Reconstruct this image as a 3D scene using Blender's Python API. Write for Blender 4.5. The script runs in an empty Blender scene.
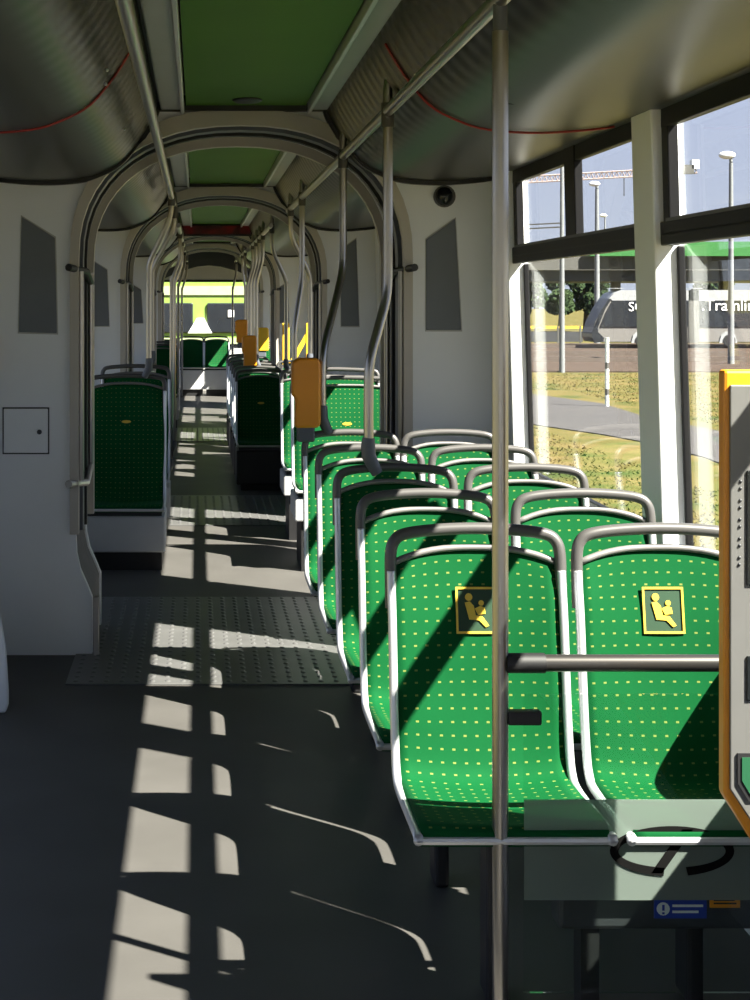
import bpy, bmesh, math, random
from mathutils import Vector, Matrix
R = math.radians
random.seed(7)
S = bpy.context.scene
COL = S.collection
F, VX, VY, EYE = 1600.0, 197.0, 302.0, 1.6      # focal length in px, vanishing point, eye height

# ------------------------------------------------------------------ camera, sky, sun, exposure
cd = bpy.data.cameras.new('camera'); cam = bpy.data.objects.new('camera', cd); COL.objects.link(cam)
cam.location = (0, 0, EYE); cam.rotation_euler = (R(90), 0, 0)
cd.sensor_fit = 'VERTICAL'; cd.sensor_height = 24.0; cd.lens = F / 1000 * 24.0
cd.shift_x = (375 - VX) / 1000.0; cd.shift_y = (VY - 500) / 1000.0
cd.clip_end = 1000
S.camera = cam
S.view_settings.view_transform = 'Standard'; S.view_settings.look = 'None'
S.view_settings.gamma = 1; S.view_settings.exposure = 0.6
try: S.view_settings.use_curve_mapping = False
except Exception: pass
SUN_DIR = Vector((-.752, .53, -1.0))
sd = bpy.data.lights.new('sun', 'SUN'); sd.energy = 29; sd.angle = R(0.5); sd.color = (1, .92, .80)
sun = bpy.data.objects.new('sun', sd); COL.objects.link(sun)
sun.rotation_euler = SUN_DIR.to_track_quat('-Z', 'Y').to_euler()
w = bpy.data.worlds.new('sky'); S.world = w; w.use_nodes = True
nt = w.node_tree; bg = nt.nodes['Background']
tc = nt.nodes.new('ShaderNodeTexCoord'); sp = nt.nodes.new('ShaderNodeSeparateXYZ'); cr = nt.nodes.new('ShaderNodeValToRGB')
nt.links.new(tc.outputs['Generated'], sp.inputs[0]); nt.links.new(sp.outputs['Z'], cr.inputs[0])
cr.color_ramp.elements[0].position = 0.0; cr.color_ramp.elements[0].color = (.44, .47, .56, 1)
cr.color_ramp.elements[1].position = 0.5; cr.color_ramp.elements[1].color = (.23, .30, .47, 1)
e = cr.color_ramp.elements.new(.14); e.color = (.38, .42, .57, 1)
nt.links.new(cr.outputs[0], bg.inputs[0]); bg.inputs[1].default_value = 1.2
cy = S.cycles
cy.max_bounces = 10; cy.diffuse_bounces = 5; cy.transparent_max_bounces = 24; cy.sample_clamp_indirect = 6
cy.use_denoising = True

# ------------------------------------------------------------------ materials
def newmat(name):
    m = bpy.data.materials.new(name); m.use_nodes = True
    return m, m.node_tree, m.node_tree.nodes['Principled BSDF']
def mat(name, col, rough=.5, metal=0, var=.08, scale=6, spec=.5, bump=0, bscale=80):
    m, t, p = newmat(name)
    n = t.nodes.new('ShaderNodeTexNoise'); n.inputs['Scale'].default_value = scale; n.inputs['Detail'].default_value = 4
    c = t.nodes.new('ShaderNodeTexCoord'); t.links.new(c.outputs['Object'], n.inputs['Vector'])
    r = t.nodes.new('ShaderNodeValToRGB')
    a = [max(0, v * (1 - var)) for v in col]; b = [min(1, v * (1 + var)) for v in col]
    r.color_ramp.elements[0].position = .3; r.color_ramp.elements[1].position = .7
    r.color_ramp.elements[0].color = (*a, 1); r.color_ramp.elements[1].color = (*b, 1)
    t.links.new(n.outputs[0], r.inputs[0]); t.links.new(r.outputs[0], p.inputs['Base Color'])
    p.inputs['Roughness'].default_value = rough; p.inputs['Metallic'].default_value = metal
    p.inputs['Specular IOR Level'].default_value = spec
    if bump:
        n2 = t.nodes.new('ShaderNodeTexNoise'); n2.inputs['Scale'].default_value = bscale
        t.links.new(c.outputs['Object'], n2.inputs['Vector'])
        bm_ = t.nodes.new('ShaderNodeBump'); bm_.inputs['Strength'].default_value = bump; bm_.inputs['Distance'].default_value = .01
        t.links.new(n2.outputs[0], bm_.inputs['Height']); t.links.new(bm_.outputs[0], p.inputs['Normal'])
    return m
def glass(name, tint=(.8, .84, .84), refl=.10, rough=0.0, haze=0, hazecol=(.6, .7, .65)):
    m, t, p = newmat(name); t.nodes.remove(p); out = t.nodes['Material Output']
    tr = t.nodes.new('ShaderNodeBsdfTransparent'); tr.inputs[0].default_value = (*tint, 1)
    gl = t.nodes.new('ShaderNodeBsdfGlossy'); gl.inputs['Roughness'].default_value = rough; gl.inputs[0].default_value = (1, 1, 1, 1)
    lw = t.nodes.new('ShaderNodeFresnel'); lw.inputs['IOR'].default_value = 1.45
    mu = t.nodes.new('ShaderNodeMath'); mu.operation = 'MULTIPLY'; mu.inputs[1].default_value = refl * 8
    mu.use_clamp = True
    t.links.new(lw.outputs[0], mu.inputs[0])
    mx = t.nodes.new('ShaderNodeMixShader'); t.links.new(mu.outputs[0], mx.inputs[0])
    last = tr
    if haze:
        df = t.nodes.new('ShaderNodeBsdfTranslucent'); df.inputs[0].default_value = (*hazecol, 1)
        d2 = t.nodes.new('ShaderNodeBsdfDiffuse'); d2.inputs[0].default_value = (*hazecol, 1)
        ad = t.nodes.new('ShaderNodeMixShader'); ad.inputs[0].default_value = .5
        t.links.new(df.outputs[0], ad.inputs[1]); t.links.new(d2.outputs[0], ad.inputs[2])
        m2 = t.nodes.new('ShaderNodeMixShader'); m2.inputs[0].default_value = haze
        t.links.new(tr.outputs[0], m2.inputs[1]); t.links.new(ad.outputs[0], m2.inputs[2]); last = m2
    t.links.new(last.outputs[0], mx.inputs[1]); t.links.new(gl.outputs[0], mx.inputs[2])
    t.links.new(mx.outputs[0], out.inputs[0])
    return m
M = {}
M['wall'] = mat('wall_white', (.80, .82, .84), .45, var=.03, scale=2)
M['wall_dark'] = mat('wall_grey', (.42, .42, .40), .5, var=.04)
M['floor'] = mat('floor_vinyl', (.072, .069, .065), .5, var=.10, scale=3, spec=.15, bump=.05, bscale=220)
M['plate'] = mat('stud_plate', (.13, .13, .13), .38, metal=.35, var=.1)
M['steel'] = mat('brushed_steel', (.42, .40, .37), .3, metal=1, var=.0)
M['alu'] = mat('seat_frame_aluminium', (.66, .67, .69), .38, metal=.55, var=.04)
M['handle'] = mat('seat_handle_grey', (.085, .082, .08), .36, metal=.2, var=.05)
M['rimgrey'] = mat('seat_rim_grey', (.17, .165, .16), .4, metal=.2, var=.05)
M['barsteel'] = mat('dark_bar_steel', (.10, .095, .09), .3, metal=.8, var=0)
M['matteblack'] = mat('matte_black', (.006, .006, .006), .9, spec=.05)
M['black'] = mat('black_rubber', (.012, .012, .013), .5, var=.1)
M['blackframe'] = mat('black_window_frame', (.008, .008, .009), .45, var=.1, spec=.2)
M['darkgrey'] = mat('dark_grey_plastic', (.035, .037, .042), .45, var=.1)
M['connector'] = mat('grey_connector', (.09, .10, .12), .45, var=.05)
M['bellow'] = mat('bellows_fabric', (.22, .22, .21), .65, var=.08, scale=12)
M['rim'] = mat('arch_rim', (.46, .43, .38), .42, var=.04)
M['speaker'] = mat('speaker_grille', (.15, .165, .185), .6, var=.05)
M['ceilgreen'] = mat('green_ceiling', (.068, .180, .016), .55, var=.05, scale=2, spec=.15)
M['strip'] = mat('light_diffuser', (.40, .41, .41), .4, var=.03)
M['orange'] = mat('orange_plastic', (.72, .27, .012), .35, var=.05)
M['yellow'] = mat('yellow_paint', (.85, .50, .03), .4, var=.05)
M['red'] = mat('red_seal', (.30, .02, .015), .4)
M['seatback'] = mat('seat_shell_green', (.004, .075, .028), .6)
M['mark'] = mat('yellow_mark', (.62, .42, .04), .5)
M['markdark'] = mat('mark_dark_green', (.005, .035, .012), .6)
M['skirt'] = mat('podium_grey', (.50, .51, .52), .5, var=.04)
M['glass'] = glass('window_glass', (.93, .95, .95), .028)
M['clear'] = glass('clear_panel', (.93, .97, .95), .05)
M['frost'] = glass('frosted_band', (.62, .70, .66), .03, .3, haze=.5, hazecol=(.36, .43, .39))
M['blue'] = mat('blue_sticker', (.01, .04, .35), .4)
M['white'] = mat('white_paint', (.75, .76, .76), .4, var=.03)
M['screen'] = mat('dark_screen', (.01, .012, .013), .12)
M['machine'] = mat('machine_metal', (.15, .15, .145), .45, metal=.3, var=.05)
# duct: dark metallic with fine cross ribs
m, t, p = newmat('duct_metal')
p.inputs['Base Color'].default_value = (.032, .030, .023, 1); p.inputs['Metallic'].default_value = .55; p.inputs['Roughness'].default_value = .36
c = t.nodes.new('ShaderNodeTexCoord'); wv = t.nodes.new('ShaderNodeTexWave'); wv.bands_direction = 'Y'; wv.inputs['Scale'].default_value = 2.4
wv.inputs['Distortion'].default_value = .15
mp = t.nodes.new('ShaderNodeSeparateXYZ'); t.links.new(c.outputs['Object'], wv.inputs['Vector']); t.links.new(c.outputs['Object'], mp.inputs[0])
mr = t.nodes.new('ShaderNodeMapRange'); mr.inputs['From Min'].default_value = 2.19; mr.inputs['From Max'].default_value = 2.30
t.links.new(mp.outputs['Z'], mr.inputs['Value'])
bp = t.nodes.new('ShaderNodeBump'); bp.inputs['Distance'].default_value = .02
ml = t.nodes.new('ShaderNodeMath'); ml.operation = 'MULTIPLY'; ml.inputs[1].default_value = .20
t.links.new(mr.outputs[0], ml.inputs[0]); t.links.new(ml.outputs[0], bp.inputs['Strength'])
t.links.new(wv.outputs['Fac'], bp.inputs['Height']); t.links.new(bp.outputs[0], p.inputs['Normal'])
M['duct'] = m
# seat fabric: green with small yellow dashes, from UV in metres
m, t, p = newmat('seat_fabric'); p.inputs['Roughness'].default_value = .8; p.inputs['Specular IOR Level'].default_value = .1
uv = t.nodes.new('ShaderNodeUVMap'); uv.uv_map = 'UVMap'
sx = t.nodes.new('ShaderNodeSeparateXYZ'); t.links.new(uv.outputs[0], sx.inputs[0])
def mth(op, a, b=None):
    n = t.nodes.new('ShaderNodeMath'); n.operation = op
    for i, v in enumerate((a, b)):
        if v is None: continue
        if isinstance(v, (int, float)): n.inputs[i].default_value = v
        else: t.links.new(v, n.inputs[i])
    return n.outputs[0]
fv = mth('DIVIDE', sx.outputs['Y'], .0290); row = mth('FLOOR', fv)
fu = mth('DIVIDE', sx.outputs['X'], .0285)
du = mth('ABSOLUTE', mth('SUBTRACT', mth('FRACT', fu), .5)); dv = mth('ABSOLUTE', mth('SUBTRACT', mth('FRACT', fv), .5))
inside = mth('MULTIPLY', mth('LESS_THAN', du, .13), mth('LESS_THAN', dv, .075))
n2 = t.nodes.new('ShaderNodeTexNoise'); n2.inputs['Scale'].default_value = 9; t.links.new(uv.outputs[0], n2.inputs['Vector'])
rr = t.nodes.new('ShaderNodeValToRGB'); rr.color_ramp.elements[0].color = (.0004, .056, .013, 1); rr.color_ramp.elements[1].color = (.0006, .068, .017, 1)
t.links.new(n2.outputs[0], rr.inputs[0])
mx = t.nodes.new('ShaderNodeMix'); mx.data_type = 'RGBA'; t.links.new(inside, mx.inputs['Factor'])
t.links.new(rr.outputs[0], mx.inputs['A']); mx.inputs['B'].default_value = (.13, .17, .04, 1)
t.links.new(mx.outputs['Result'], p.inputs['Base Color'])
M['fabric'] = m
# LED display face
m, t, p = newmat('led_face'); p.inputs['Base Color'].default_value = (.02, .002, .002, 1)
ck = t.nodes.new('ShaderNodeTexNoise'); ck.inputs['Scale'].default_value = 9
cc = t.nodes.new('ShaderNodeTexCoord'); t.links.new(cc.outputs['Object'], ck.inputs['Vector'])
r_ = t.nodes.new('ShaderNodeValToRGB'); r_.color_ramp.elements[0].position = .45; r_.color_ramp.elements[0].color = (.01, 0, 0, 1); r_.color_ramp.elements[1].position = .62; r_.color_ramp.elements[1].color = (.10, .002, .002, 1)
t.links.new(ck.outputs[0], r_.inputs[0]); t.links.new(r_.outputs[0], p.inputs['Emission Color']); p.inputs['Emission Strength'].default_value = .15
M['led'] = m
def groundmat(name, cols, scale, rough=.9, bump=.5):
    m, t, p = newmat(name); c = t.nodes.new('ShaderNodeTexCoord')
    n = t.nodes.new('ShaderNodeTexNoise'); n.inputs['Scale'].default_value = scale; n.inputs['Detail'].default_value = 8; n.inputs['Roughness'].default_value = .65
    t.links.new(c.outputs['Object'], n.inputs['Vector'])
    r = t.nodes.new('ShaderNodeValToRGB'); r.color_ramp.elements[0].position = .33; r.color_ramp.elements[1].position = .68
    r.color_ramp.elements[0].color = (*cols[0], 1); r.color_ramp.elements[1].color = (*cols[-1], 1)
    if len(cols) > 2:
        e = r.color_ramp.elements.new(.5); e.color = (*cols[1], 1)
    t.links.new(n.outputs[0], r.inputs[0]); t.links.new(r.outputs[0], p.inputs['Base Color'])
    p.inputs['Roughness'].default_value = rough; p.inputs['Specular IOR Level'].default_value = .1
    b = t.nodes.new('ShaderNodeBump'); b.inputs['Strength'].default_value = bump; t.links.new(n.outputs[0], b.inputs['Height']); t.links.new(b.outputs[0], p.inputs['Normal'])
    return m
M['grass'] = groundmat('dry_grass', [(.035, .050, .012), (.085, .072, .022), (.12, .088, .036)], .8)
M['path'] = groundmat('asphalt_path', [(.052, .050, .052), (.066, .063, .063)], 2.5, bump=.1)
M['ballast'] = groundmat('ballast', [(.032, .022, .018), (.075, .056, .044)], 3)
M['leaf'] = groundmat('leaves', [(.012, .026, .012), (.035, .055, .02)], 2)
M['rail'] = mat('rail_steel', (.16, .13, .11), .4, metal=.6)
M['silver'] = mat('tram_silver', (.13, .125, .12), .45, var=.03)
M['tramroof'] = mat('tram_roof_white', (.24, .25, .26), .4)
M['tramglass'] = mat('tram_dark_glass', (.012, .014, .018), .25)
M['concrete'] = mat('concrete_band', (.060, .060, .055), .7, scale=.4)
M['greenroof'] = mat('green_fascia', (.018, .115, .022), .5)
M['pole_out'] = mat('street_pole', (.15, .16, .17), .5)
M['chart'] = mat('chartreuse_paint', (.17, .27, .055), .35)
M['lime'] = mat('lime_white_paint', (.32, .38, .20), .35)
M['crane'] = mat('crane_paint_hazed', (.24, .19, .185), .6)  # paleness from sky haze is mixed into the colour

# ------------------------------------------------------------------ mesh helpers
class MB:
    def __init__(s): s.v = []; s.f = []; s.uv = {}
    def add(s, vs, fs):
        o = len(s.v); s.v += [tuple(v) for v in vs]; s.f += [tuple(i + o for i in f) for f in fs]; return s
    def box(s, x0, x1, y0, y1, z0, z1):
        return s.add([(x0, y0, z0), (x1, y0, z0), (x1, y1, z0), (x0, y1, z0), (x0, y0, z1), (x1, y0, z1), (x1, y1, z1), (x0, y1, z1)],
                     [(0, 3, 2, 1), (4, 5, 6, 7), (0, 1, 5, 4), (1, 2, 6, 5), (2, 3, 7, 6), (3, 0, 4, 7)])
    def prism(s, poly, a, b, axis='y'):          # poly in the other two axes, extruded a..b
        n = len(poly)
        def P(p, t): return {'y': (p[0], t, p[1]), 'x': (t, p[0], p[1]), 'z': (p[0], p[1], t)}[axis]
        vs = [P(p, a) for p in poly] + [P(p, b) for p in poly]
        fs = [tuple(range(n))[::-1], tuple(range(n, 2 * n))] + [(i, (i + 1) % n, n + (i + 1) % n, n + i) for i in range(n)]
        return s.add(vs, fs)
    def tube(s, pts, r, seg=12, smooth=0, caps=True):
        pts = [Vector(p) for p in pts]
        if smooth and len(pts) > 2: pts = catmull(pts, smooth)
        n = len(pts); rs = r if isinstance(r, (list, tuple)) else [r] * n
        if len(rs) != n: rs = [rs[min(len(rs) - 1, int(i * len(rs) / n))] for i in range(n)]
        T = [((pts[min(i + 1, n - 1)] - pts[max(i - 1, 0)]).normalized()) for i in range(n)]
        up = Vector((0, 0, 1)) if abs(T[0].z) < .9 else Vector((1, 0, 0))
        N = (up - T[0] * up.dot(T[0])).normalized(); vs = []; fs = []
        for i in range(n):
            N = (N - T[i] * N.dot(T[i])).normalized(); B = T[i].cross(N)
            for k in range(seg):
                a = 2 * math.pi * k / seg; vs.append(pts[i] + (N * math.cos(a) + B * math.sin(a)) * rs[i])
        for i in range(n - 1):
            for k in range(seg):
                k2 = (k + 1) % seg; fs.append((i * seg + k, i * seg + k2, (i + 1) * seg + k2, (i + 1) * seg + k))
        if caps: fs += [tuple(range(seg))[::-1], tuple(range((n - 1) * seg, n * seg))]
        return s.add(vs, fs)
    def cyl(s, p0, p1, r, seg=16): return s.tube([p0, p1], r, seg)
    def sphere(s, c, r, sc=(1, 1, 1), seg=14, rings=8):
        vs = []; fs = []
        for i in range(rings + 1):
            th = math.pi * i / rings
            for k in range(seg):
                a = 2 * math.pi * k / seg
                vs.append((c[0] + r * sc[0] * math.sin(th) * math.cos(a), c[1] + r * sc[1] * math.sin(th) * math.sin(a), c[2] + r * sc[2] * math.cos(th)))
        for i in range(rings):
            for k in range(seg):
                k2 = (k + 1) % seg; fs.append((i * seg + k, (i + 1) * seg + k, (i + 1) * seg + k2, i * seg + k2))
        return s.add(vs, fs)
    def lean(s, side, x=None):                   # side walls splay outwards towards the floor
        s.v = [(v[0] + side * max(0, 2.1 - v[2]) * .03, v[1], v[2]) for v in s.v]; return s
    def build(s, name, m, parent=None, bevel=0, smooth=False, solid=0, label=None, kind=None):
        me = bpy.data.meshes.new(name); me.from_pydata(s.v, [], s.f); me.update()
        b = bmesh.new(); b.from_mesh(me); bmesh.ops.recalc_face_normals(b, faces=b.faces); b.to_mesh(me); b.free()
        me.materials.append(m)
        if smooth:
            for p_ in me.polygons: p_.use_smooth = True
            if smooth == 'angle':
                try: me.set_sharp_from_angle(angle=R(35))
                except Exception: pass
        o = bpy.data.objects.new(name, me); COL.objects.link(o); o.parent = parent
        if bevel:
            md = o.modifiers.new('b', 'BEVEL'); md.width = bevel; md.segments = 2; md.limit_method = 'ANGLE'
        if solid:
            md = o.modifiers.new('s', 'SOLIDIFY'); md.thickness = solid; md.offset = 0
        if label: o['label'] = label
        if kind: o['kind'] = kind
        return o
def catmull(P, k):
    out = []; n = len(P)
    for i in range(n - 1):
        p0, p1, p2, p3 = P[max(i - 1, 0)], P[i], P[i + 1], P[min(i + 2, n - 1)]
        for j in range(k):
            t_ = j / k
            out.append(.5 * ((2 * p1) + (p2 - p0) * t_ + (2 * p0 - 5 * p1 + 4 * p2 - p3) * t_ ** 2 + (3 * p1 - p0 - 3 * p2 + p3) * t_ ** 3))
    out.append(P[-1]); return out
def tag(o, label, cat, group=None, kind=None):
    o['label'] = label; o['category'] = cat
    if group: o['group'] = group
    if kind: o['kind'] = kind
    return o
def thing(name, label, cat, loc=(0, 0, 0), group=None):
    o = bpy.data.objects.new(name, None); COL.objects.link(o); o.location = loc; o.empty_display_size = .1
    return tag(o, label, cat, group)
def copy_tree(o, parent=None):
    c_ = o.copy(); COL.objects.link(c_); c_.parent = parent
    for ch in list(o.children): copy_tree(ch, c_)
    return c_

# ------------------------------------------------------------------ tram shell
XL, XR, XC = -.93, 1.33, .20
MODS = [(-2.6, 7.25), (7.95, 12.0), (12.8, 18.9), (19.9, 23.6), (24.5, 29.0)]
GANG = [(7.25, 7.95), (12.0, 12.8), (18.9, 19.9), (23.6, 24.5)]
floor = MB().box(XL - .12, XR + .12, -2.6, 29.1, -.12, 0).build('floor', M['floor'], kind='structure')
roof = MB().box(XL - .12, XR + .12, -2.6, 29.1, 2.60, 2.70).build('trim_1', M['wall_dark'], kind='structure')
PL = [(-.18, 2.48), (-.20, 2.43), (-.26, 2.33), (-.34, 2.235), (-.43, 2.185), (-.53, 2.155), (-.70, 2.145), (-.90, 2.16), (-.98, 2.18)]
PLs = [(p.x, p.z) for p in catmull([Vector((a, 0, b)) for a, b in PL], 4)]
def mir(x): return 2 * XC - x
def sweep_y(poly, y0, y1, ny=1):
    mb = MB(); n = len(poly)
    for j in range(ny + 1):
        y = y0 + (y1 - y0) * j / ny
        mb.v += [(a, y, b) for a, b in poly]
    for j in range(ny):
        for i in range(n - 1): mb.f.append((j * n + i, j * n + i + 1, (j + 1) * n + i + 1, (j + 1) * n + i))
    return mb
def duct(y0, y1, side):
    pl = PLs if side < 0 else [(mir(a) , b) for a, b in PLs]
    poly = pl + [(pl[-1][0], 2.55), (pl[0][0], 2.55)]
    return MB().prism(poly, y0, y1)
# ceilings
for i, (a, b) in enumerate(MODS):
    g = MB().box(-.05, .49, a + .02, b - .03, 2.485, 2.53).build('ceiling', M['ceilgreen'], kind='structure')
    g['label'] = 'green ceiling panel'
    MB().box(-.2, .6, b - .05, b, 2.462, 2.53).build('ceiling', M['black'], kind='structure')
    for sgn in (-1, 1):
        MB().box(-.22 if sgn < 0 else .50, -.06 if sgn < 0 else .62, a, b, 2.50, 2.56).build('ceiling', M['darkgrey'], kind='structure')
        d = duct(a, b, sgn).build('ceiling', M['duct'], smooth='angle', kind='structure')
        gap_shade = [(a_ if sgn < 0 else mir(a_), b_ - .018) for a_, b_ in PLs]; gap_shade = [(x_ + (.012 if sgn < 0 else -.012), z_) for x_, z_ in gap_shade[:8]] + gap_shade[8:]
        MB().prism(gap_shade + [(gap_shade[-1][0], 2.55), (gap_shade[0][0], 2.55)], b - .045, b - .005).build('ceiling', M['black'], kind='structure')  # black outline modelled as the shadow gap between duct and end wall
        xs = (-.165, -.065) if sgn < 0 else (.505, .615)
        L = thing('ceiling_light', 'grey unlit light strip at the %s edge of the %s green ceiling panel' % ('left' if sgn < 0 else 'right', ['nearest', 'second nearest', 'third nearest', 'fourth nearest', 'rearmost'][i]), 'ceiling light', ((xs[0] + xs[1]) / 2, a, 2.48), 'ceiling light strips')
        h = (xs[1] - xs[0]) / 2
        MB().box(-h, h, .03, b - a - .04, -.015, .03).build('diffuser', M['strip'], L, bevel=.008)
        ed = h if sgn < 0 else -h
        MB().box(ed - .008, ed + .008, .02, b - a - .03, -.03, .02).build('edge_trim', M['alu'], L, bevel=.003)
# ---- gangway profile
def prof(dx=0, top=2.40, n=26, bulge=True):
    hw = .73 + dx; zs = 1.80; P = []
    low = [(-.655 - dx, 0), (-.655 - dx, .26), (-.675 - dx, .31), (-.71 - dx, .39), (-hw + .005, .46), (-hw, .55)]
    P += [(XC + a, b) for a, b in low]
    for k in range(n + 1):
        th = math.pi * (1 - k / n); c_, s_ = math.cos(th), math.sin(th); e_ = 2 / 2.25
        P.append((XC + hw * math.copysign(abs(c_) ** e_, c_), zs + (top - zs) * abs(s_) ** e_))
    P += [(XC - a, b) for a, b in low[::-1]]
    return P
def outer(p):
    x, z = p; dx, dz = x - XC, z
    if z < 1.81: return (XL - .08 if dx < 0 else XR + .08, z)
    dz = z - 1.8; k = 1e9
    if abs(dx) > 1e-6: k = min(k, 1.21 / abs(dx))
    if dz > 1e-6: k = min(k, .80 / dz)
    return (XC + dx * k, 1.8 + dz * k)
def endwall(y0, y1, side, num):
    P = prof(.02, 2.42)
    # corner vertex so that the outline reaches the roof corners
    mb = MB(); Q = [outer(p) for p in P]; n = len(P)
    for i in range(n - 1):
        quad = [P[i], P[i + 1], Q[i + 1], Q[i]]
        if abs(Q[i][0] - Q[i + 1][0]) > 1e-4 and abs(Q[i][1] - Q[i + 1][1]) > 1e-4:
            cx = Q[i][0] if abs(abs(Q[i][0] - XC) - 1.21) < 1e-3 else Q[i + 1][0]
            quad = [P[i], P[i + 1], Q[i + 1], (cx, 2.6), Q[i]]
        mb.prism(quad, y0, y1)
    return mb.build('wall_%s' % num, M['wall'], kind='structure')
for gi, (a, b) in enumerate(GANG):
    endwall(a, a + .05, 1, 'gangway_near'); endwall(b - .05, b, 1, 'gangway_far')
    w_ = ['first', 'second', 'third', 'fourth'][gi]
    P = prof(.03, 2.43)
    G = thing('gangway_bellows', 'grey folded bellows tunnel of the %s gangway from the near end' % w_, 'gangway', (0, a, 0), 'gangway bellows')
    ny = 44; mb = MB(); n = len(P)
    for j in range(ny + 1):
        k = .022 * (1 - abs((j % 4) - 2) / 2.0)
        Q = prof(.03 + k, 2.43 + k)
        mb.v += [(x, .05 + (b - a - .1) * j / ny, z) for x, z in Q]
    for j in range(ny):
        for i in range(n - 1): mb.f.append((j * n + i, j * n + i + 1, (j + 1) * n + i + 1, (j + 1) * n + i))
    mb.build('bellows', M['bellow'], G, solid=.004)
    # near rim: beige flat frame, far rim: slim tube
    for nm, yy, dep, d0, t0, d1, t1, m_ in (('near_rim', -.025, .06, .045, 2.475, .005, 2.40, 'rim'), ('middle_rim', .12, .10, .04, 2.44, -.004, 2.392, 'connector'), ('dark_seal', .30, .05, .04, 2.44, -.010, 2.385, 'black'), ('far_rim', b - a - .02, .06, .045, 2.46, -.018, 2.372, 'rim')):
        A, B = prof(d0, t0), prof(d1, t1); mb = MB()
        for i in range(5, len(A) - 6): mb.prism([A[i], A[i + 1], B[i + 1], B[i]], yy, yy + dep)
        mb.build(nm, M[m_], G)
    for sgn in (-1, 1):
        mb = MB(); mb.tube([(XC + sgn * .64, -.032, 0.0), (XC + sgn * .64, -.032, .27)], .012)
        MB().box(XC + sgn * .655 - .012, XC + sgn * .655 + .012, -.035, .01, 0, .27).build('kick_strip', M['steel'], G, bevel=.003)
    # vertical grab bars
    for sgn in (-1, 1):
        H = thing('grab_bar', 'vertical grab bars on black brackets, %s side of the %s gangway' % ('left' if sgn < 0 else 'right', w_), 'grab bar', (XC + sgn * .74, a, 1.2), 'gangway grab bars')
        xx = -sgn * .03
        for zt, zb, m_ in ((.55, .50, 'black'), (-.42, -.37, 'steel')):
            mb = MB(); mb.tube([(sgn * .035, -.09, zt + .005), (xx, .12, zt - .01), (xx, b - a - .25, zb - .01)], .017, 10)
            mb.build('bracket', M[m_], H, smooth='angle')
        for yy in (.02, b - a - .29):
            MB().tube([(xx * (1 if yy > .1 else .4), yy, -.41), (xx * (1 if yy > .1 else .4), yy, .54)], .014, 12).build('bar', M['steel'], H, smooth='angle')
    # studded floor plate
    if gi < 3:
        y0, y1 = a - .57, (8.65 if gi == 0 else b + .40)
        T = tag(MB().box(-.55, .95, y0, y1, 0.0005, .006).build('gangway_plate', M['plate'], bevel=.002), 'dark studded metal floor plate of the %s gangway' % w_, 'floor plate', 'gangway floor plates')
        mb = MB()
        nx, nyy = 23, int((y1 - y0) / .082)
        for i in range(nx):
            for j in range(nyy):
                cx = -.51 + i * .0645; cyy = y0 + .05 + j * .082
                if (i + j) % 2: cyy += .0
                vs = [(cx + .013 * math.cos(k * math.pi / 4), cyy + .022 * math.sin(k * math.pi / 4), .006) for k in range(8)]
                vs += [(cx + .008 * math.cos(k * math.pi / 4), cyy + .014 * math.sin(k * math.pi / 4), .0095) for k in range(8)]
                mb.add(vs, [(k, (k + 1) % 8, 8 + (k + 1) % 8, 8 + k) for k in range(8)] + [tuple(range(8, 16))])
        mb.build('stud', M['plate'], T, smooth='angle', kind='stuff')
# ---- side walls, windows. spans of windows on each side per module
WZ0, WZ1, BZ0, BZ1 = .85, 2.17, 1.765, 1.835
wn = [0]
def window(side, y0, y1, mull=(), WZ0=WZ0):
    wn[0] += 1; X = XR if side > 0 else XL
    def bx(mb, a, b, c_, d, e_, f_):            # a,b = depth outwards from the inner wall face
        xs = sorted((X + side * a, X + side * b)); mb.box(xs[0], xs[1], c_, d, e_, f_)
    mb = MB()
    bx(mb, .03, .056, y0, y1, WZ1 - .06, WZ1); bx(mb, .055, .08, y0, y1, WZ0, WZ0 + .03)
    bx(mb, .02, .050, y0, y1, BZ0, BZ1)
    bx(mb, .066, .088, y0, y0 + .014, WZ0, BZ0); bx(mb, .066, .088, y1 - .014, y1, WZ0, BZ0)
    bx(mb, .030, .062, y0, y0 + .05, BZ0, WZ1); bx(mb, .030, .062, y1 - .06, y1, BZ0, WZ1)
    for c_ in mull: bx(mb, .025, .056, c_ - .08, c_ + .08, BZ1, WZ1)
    mb.lean(side)
    o = mb.build('window_%d' % wn[0], M['blackframe'], kind='structure', bevel=.004)
    g = MB(); bx(g, .074, .079, y0 + .01, y1 - .01, WZ0 + .01, WZ1 - .01); g.lean(side)
    g.build('pane', M['glass'], o)
    s_ = MB(); bx(s_, .02, .024, y0 + .05, y1 - .06, BZ1 - .002, BZ1 + .008); bx(s_, .02, .026, y0 + .02, y1 - .02, BZ0 + .03, BZ0 + .036); s_.lean(side); s_.build('seal_edge', M['handle'], o)
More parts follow.
